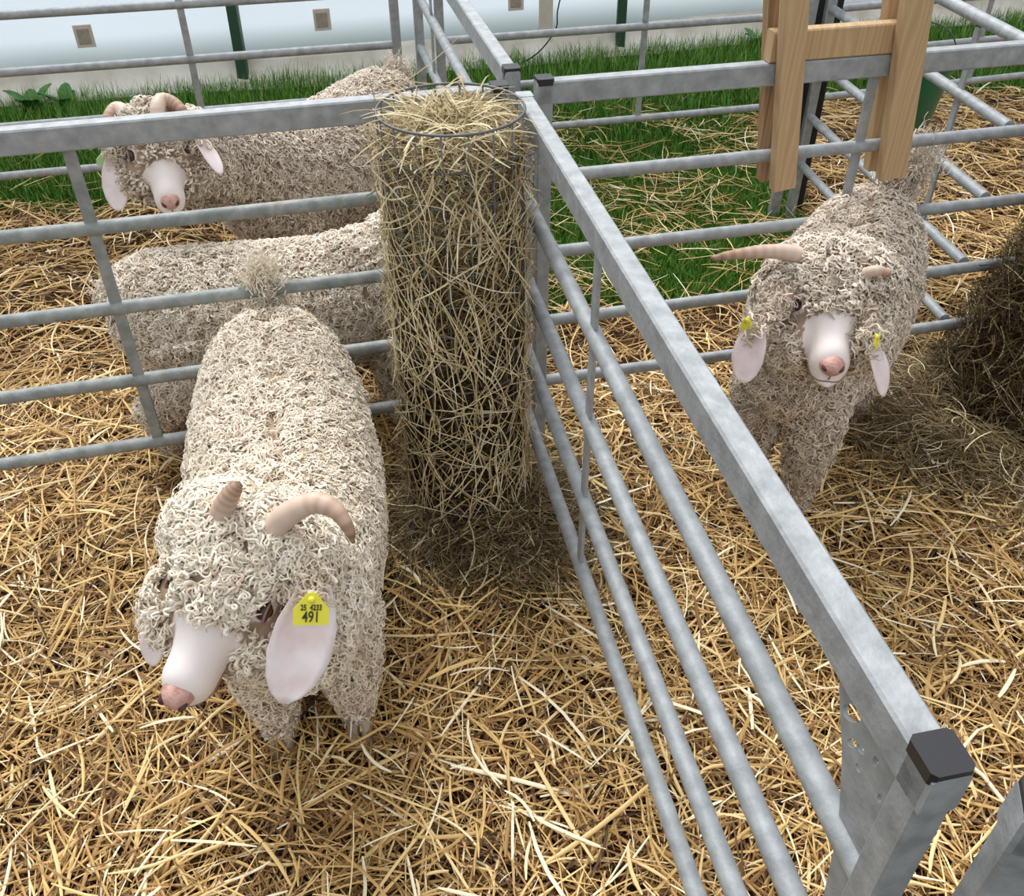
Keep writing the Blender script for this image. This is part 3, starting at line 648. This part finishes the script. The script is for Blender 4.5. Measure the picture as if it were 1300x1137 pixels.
        MB().tube(ebp, [.030, .028, .026, .024, .022, .019, .016, .010], 12).build('ear_base', SKIN, root, og, True, {'bare': np.full(96, .1)})
        mm_ = 420; i = r.integers(2, 8, mm_); nn = nrm(r.normal(0, 1, (mm_, 3))); p_ = ebp[i]+nn*.017+r.normal(0, .006, (mm_, 3)); tt = np.linspace(0, 1, 10)[None]
        d1 = nrm(np.cross(nn, r.normal(0, 1, (mm_, 3)))); d2 = np.cross(nn, d1); an_ = r.uniform(0, 6, mm_)[:, None]+1.3*np.sin(2*PI*tt*1.1+r.uniform(0, 6, mm_)[:, None])+r.choice([-1, 1], mm_)[:, None]*5*np.maximum(tt-.35, 0)**1.6
        st_ = r.uniform(.03, .05, mm_)[:, None]/10; u1, u2 = np.cumsum(np.cos(an_), 1)*st_, np.cumsum(np.sin(an_), 1)*st_
        PP = p_[:, None]+d1[:, None]*u1[..., None]+d2[:, None]*u2[..., None]+nn[:, None]*(.010*r.random(mm_)[:, None]*np.minimum(1, tt*3))[..., None]
        strands('ear_fleece', PP, nn, r.uniform(.0022, .0044, mm_)[:, None]*np.interp(np.linspace(0, 1, 10), [0, .15, .7, 1], [.6, 1, .85, .25])[None], np.clip(r.normal(.62, .2, mm_)+bodytint, 0, 1), fmat, root, og)
        new_mesh('ear', v, f, EAR, root, True, og)
    for hp_ in horns:
        pts = spline(hp_['p'], 40); q = np.linspace(0, 1, 40)
        rad = hp_.get('r', horn_r)*np.interp(q, [0, .1, .6, .9, 1], hp_.get('prof', [1.0, 1, .72, .34, .08]))*(1+.028*np.sin(q*95)*(q < .8))
        MB().tube(pts, rad, 14).build('horn', HORN, root, og, True, {'tint': np.repeat(np.clip(q+.1*np.sin(q*70), 0, 1), 14)})
    return root, H, k, og

def ear_tag(root, og, p, dn, out, w, h, m, text=True):
    dn = nrm(dn); out = nrm(A_(out)-dn*(A_(out)@dn)); sd = nrm(np.cross(-dn, out))   # sd: reading direction, up = -dn
    prof = [(-.5, 1), (-.5, .52), (-.42, .42), (-.2, .12), (-.12, .0), (.12, 0), (.2, .12), (.42, .42), (.5, .52), (.5, 1), (.46, 1.04), (-.46, 1.04)]
    v = [A_(p)+sd*x*w+dn*y*h+out*s for s in (.0015, -.0005) for x, y in prof]; n = len(prof)
    f = [tuple(range(n-1, -1, -1)), tuple(range(n, 2*n))]+[(i, (i+1) % n, (i+1) % n+n, i+n) for i in range(n)]
    tg = new_mesh('ear_tag', v, f, m, root, False, og); tg['label'] = 'yellow ear tag' if m is TAGY else 'pale green ear tag'
    MB().ell(A_(p)+dn*h*.22+out*.002, (.005, .005, .003), [sd, dn, out]).build('stud', m, tg, og, True)
    if text:
        for s_, y, sz_ in (('491', .93, .37), ('25  4233', .55, .19)):
            cu = bpy.data.curves.new('number', 'FONT'); cu.body = s_; cu.size = sz_*h*1.35; cu.align_x = 'CENTER'; cu.extrude = .0004; cu.offset = .00025
            t = bpy.data.objects.new('tmp', cu); C.objects.link(t); dg = bpy.context.evaluated_depsgraph_get()
            me = bpy.data.meshes.new_from_object(t.evaluated_get(dg)); bpy.data.objects.remove(t); me.name = 'number'
            me.materials.clear(); me.materials.append(INK)
            o = bpy.data.objects.new('number', me); C.objects.link(o); o.parent = tg
            base = A_(p)+dn*h*y+out*.0022-og; mm = Matrix.Identity(4)
            for q in range(3): mm[q][0] = sd[q]*.72; mm[q][1] = -dn[q]; mm[q][2] = out[q]; mm[q][3] = base[q]
            o.matrix_local = mm

TOCAM = lambda p: nrm(cC-A_(p))
# goat 1: in front, head lowered to the viewer's left
P1, N1 = at(308, 708, .57), at(223, 884, .488)
eL0, eL1 = at(404, 740, .595), at(360, 893, .47)
eR0, eR1 = at(204, 775, .47), at(193, 845, .40)
g1, H1, k1_, og1 = goat('cream curly goat standing in front, curved horns, yellow ear tag numbered 491', (-.425, 1.272), (.223, -.975), 1.34, .99, .97, P1, N1,
    [(eL0, eL1, nrm(TOCAM(eL0)+A_([.2, 0, 0])),   .086, .3), (eR0, eR1, nrm(TOCAM(eR0)+A_([-.5, 0, 0])), .042, .3)],
    [dict(p=[at(334, 700, .57), at(343, 675, .635), at(368, 651, .675), at(398, 638, .69), at(424, 646, .69), at(441, 668, .675), at(449, 689, .65)], r=.0195, prof=[1, 1, .72, .36, .1]),
     dict(p=[at(274, 684, .58), at(277, 660, .65), at(290, 632, .695), at(303, 614, .715)], r=.0175, prof=[1, 1, .85, .6, .35])],
    None, 44000, FLEECE, 101, tail=(0, .0, .125), top=(.104, .064, .056), cheek=1.0, bodytint=.04, facecam=-(cR*.97-cU*.24), hk=1.18)
ear_tag(g1, og1, at(396, 752, .622), at(392, 800, .555)-at(394, 752, .60), TOCAM(eL0), .046, .042, TAGY)
# goat 4: alone in the right pen
P4, N4 = at(1052, 376, .645), at(1057, 464, .600)
a0, a1 = at(962, 410, .665), at(942, 486, .56)
b0, b1 = at(1104, 430, .64), at(1122, 503, .54)
g4, H4, k4, og4 = goat('greyish curly goat alone in the right pen, one long horn pointing sideways', (.722, 1.785), (-.54, -.84), 1.0, 1.15, .90, P4, N4,
    [(a0, a1, nrm(TOCAM(a0)+A_([-.3, 0, 0])), .058, .3), (b0, b1, nrm(TOCAM(b0)+A_([.9, 0, 0])), .042, .3)],
    [dict(p=[at(1040, 338, .70), at(1008, 322, .735), at(975, 319, .745), at(940, 322, .75), at(903, 328, .75)], r=.0175, prof=[1, .95, .7, .45, .22]),
     dict(p=[at(1085, 352, .70), at(1108, 344, .735), at(1120, 344, .735), at(1131, 350, .73)], r=.011, prof=[1, 1, .8, .6, .3])],
    None, 36000, FLEECE_G, 104, tail=(.06, .01, .145), top=(.110, .072, .066), cheek=1.05, bodytint=.02, hk=1.15)
ear_tag(g4, og4, at(950, 402, .68), at(945, 440, .62)-at(951, 405, .68), nrm(TOCAM(a0)+A_([-.5, 0, 0])), .022, .03, TAGY, False)
ear_tag(g4, og4, at(1112, 424, .66), at(1116, 450, .62)-at(1113, 424, .66), nrm(TOCAM(b0)+A_([1.2, 0, 0])), .018, .026, TAGY, False)
# goat 2: behind the left hurdle, rump to the left, head hidden by the feeder
P2 = A_([-.165, 2.08, .50]); N2 = A_([-.125, 1.95, .33])
goat('cream goat side-on behind the left hurdle, its head hidden behind the hay feeder', (-.555, 1.965), (.97, .22), 1.22, .93, 1.0, P2, N2,
    [(P2+A_([.075, .01, -.02]), P2+A_([.10, -.01, -.15]), (1, 0, 0), .05), (P2+A_([-.08, -.01, -.02]), P2+A_([-.10, -.03, -.15]), (-1, 0, 0), .05)], [], None, 36000, FLEECE_B, 102, tail=(-.005, 0, .02), top=(.08, .08, .07), bodytint=.06, legdx=.085, hind=-.05)
# goat 3: at the back, face over goat 2
P3, N3 = at(200, 178, .71), at(216, 256, .625)
c0, c1 = at(145, 192, .71), at(150, 268, .58)
d0, d1 = at(250, 172, .735), at(281, 222, .665)
g3, H3, k3, og3 = goat('brownish goat at the back, face under the top rail, pale green ear tag', (-.565, 2.69), (-.48, -.88), 1.27, 1.10, 1.0, P3, N3,
    [(c0, c1, nrm(TOCAM(c0)+A_([-.5, 0, 0])), .066, .2), (d0, d1, nrm(TOCAM(d0)+A_([.9, 0, 0])), .04, .2)],
    [dict(p=[at(166, 168, .74), at(158, 144, .775), at(148, 138, .78), at(139, 148, .77), at(134, 165, .75)], r=.018, prof=[1, 1, .9, .7, .45]),
     dict(p=[at(203, 158, .77), at(200, 138, .80), at(206, 127, .81), at(222, 132, .80), at(238, 148, .78)], r=.018, prof=[1, 1, .9, .7, .4])],
    None, 36000, FLEECE_G, 103, top=(.07, .055, .045), bodytint=.05, faceshort=.04, tail=(.0, .03, .05), cheek=.9)
ear_tag(g3, og3, at(130, 195, .70), at(132, 215, .66)-at(130, 195, .70), nrm(TOCAM(c0)), .03, .028, TAGG, False)

# ------------------------------------------------------------------ light
w = bpy.data.worlds.new('sky'); bpy.context.scene.world = w; w.use_nodes = True; nt = w.node_tree
bg = nt.nodes['Background']; tc = nt.nodes.new('ShaderNodeTexCoord'); sp = nt.nodes.new('ShaderNodeSeparateXYZ'); nt.links.new(tc.outputs['Generated'], sp.inputs[0])
nt.links.new(ramp(nt, sp.outputs['Z'], [(0, (.42, .43, .44)), (.3, (.78, .80, .83)), (.8, (1.08, 1.11, 1.15))]), bg.inputs[0]); bg.inputs[1].default_value = .93
sun = bpy.data.lights.new('sun', 'SUN'); sun.energy = 3.1; sun.angle = .5; sun.color = (1, .985, .96)
so = bpy.data.objects.new('sun', sun); C.objects.link(so); so.rotation_euler = (math.radians(-34), math.radians(-16), 0)
vs = bpy.context.scene.view_settings
vs.view_transform = 'Standard'; vs.look = 'None'; vs.exposure = 0.08; vs.gamma = 1; vs.use_curve_mapping = False
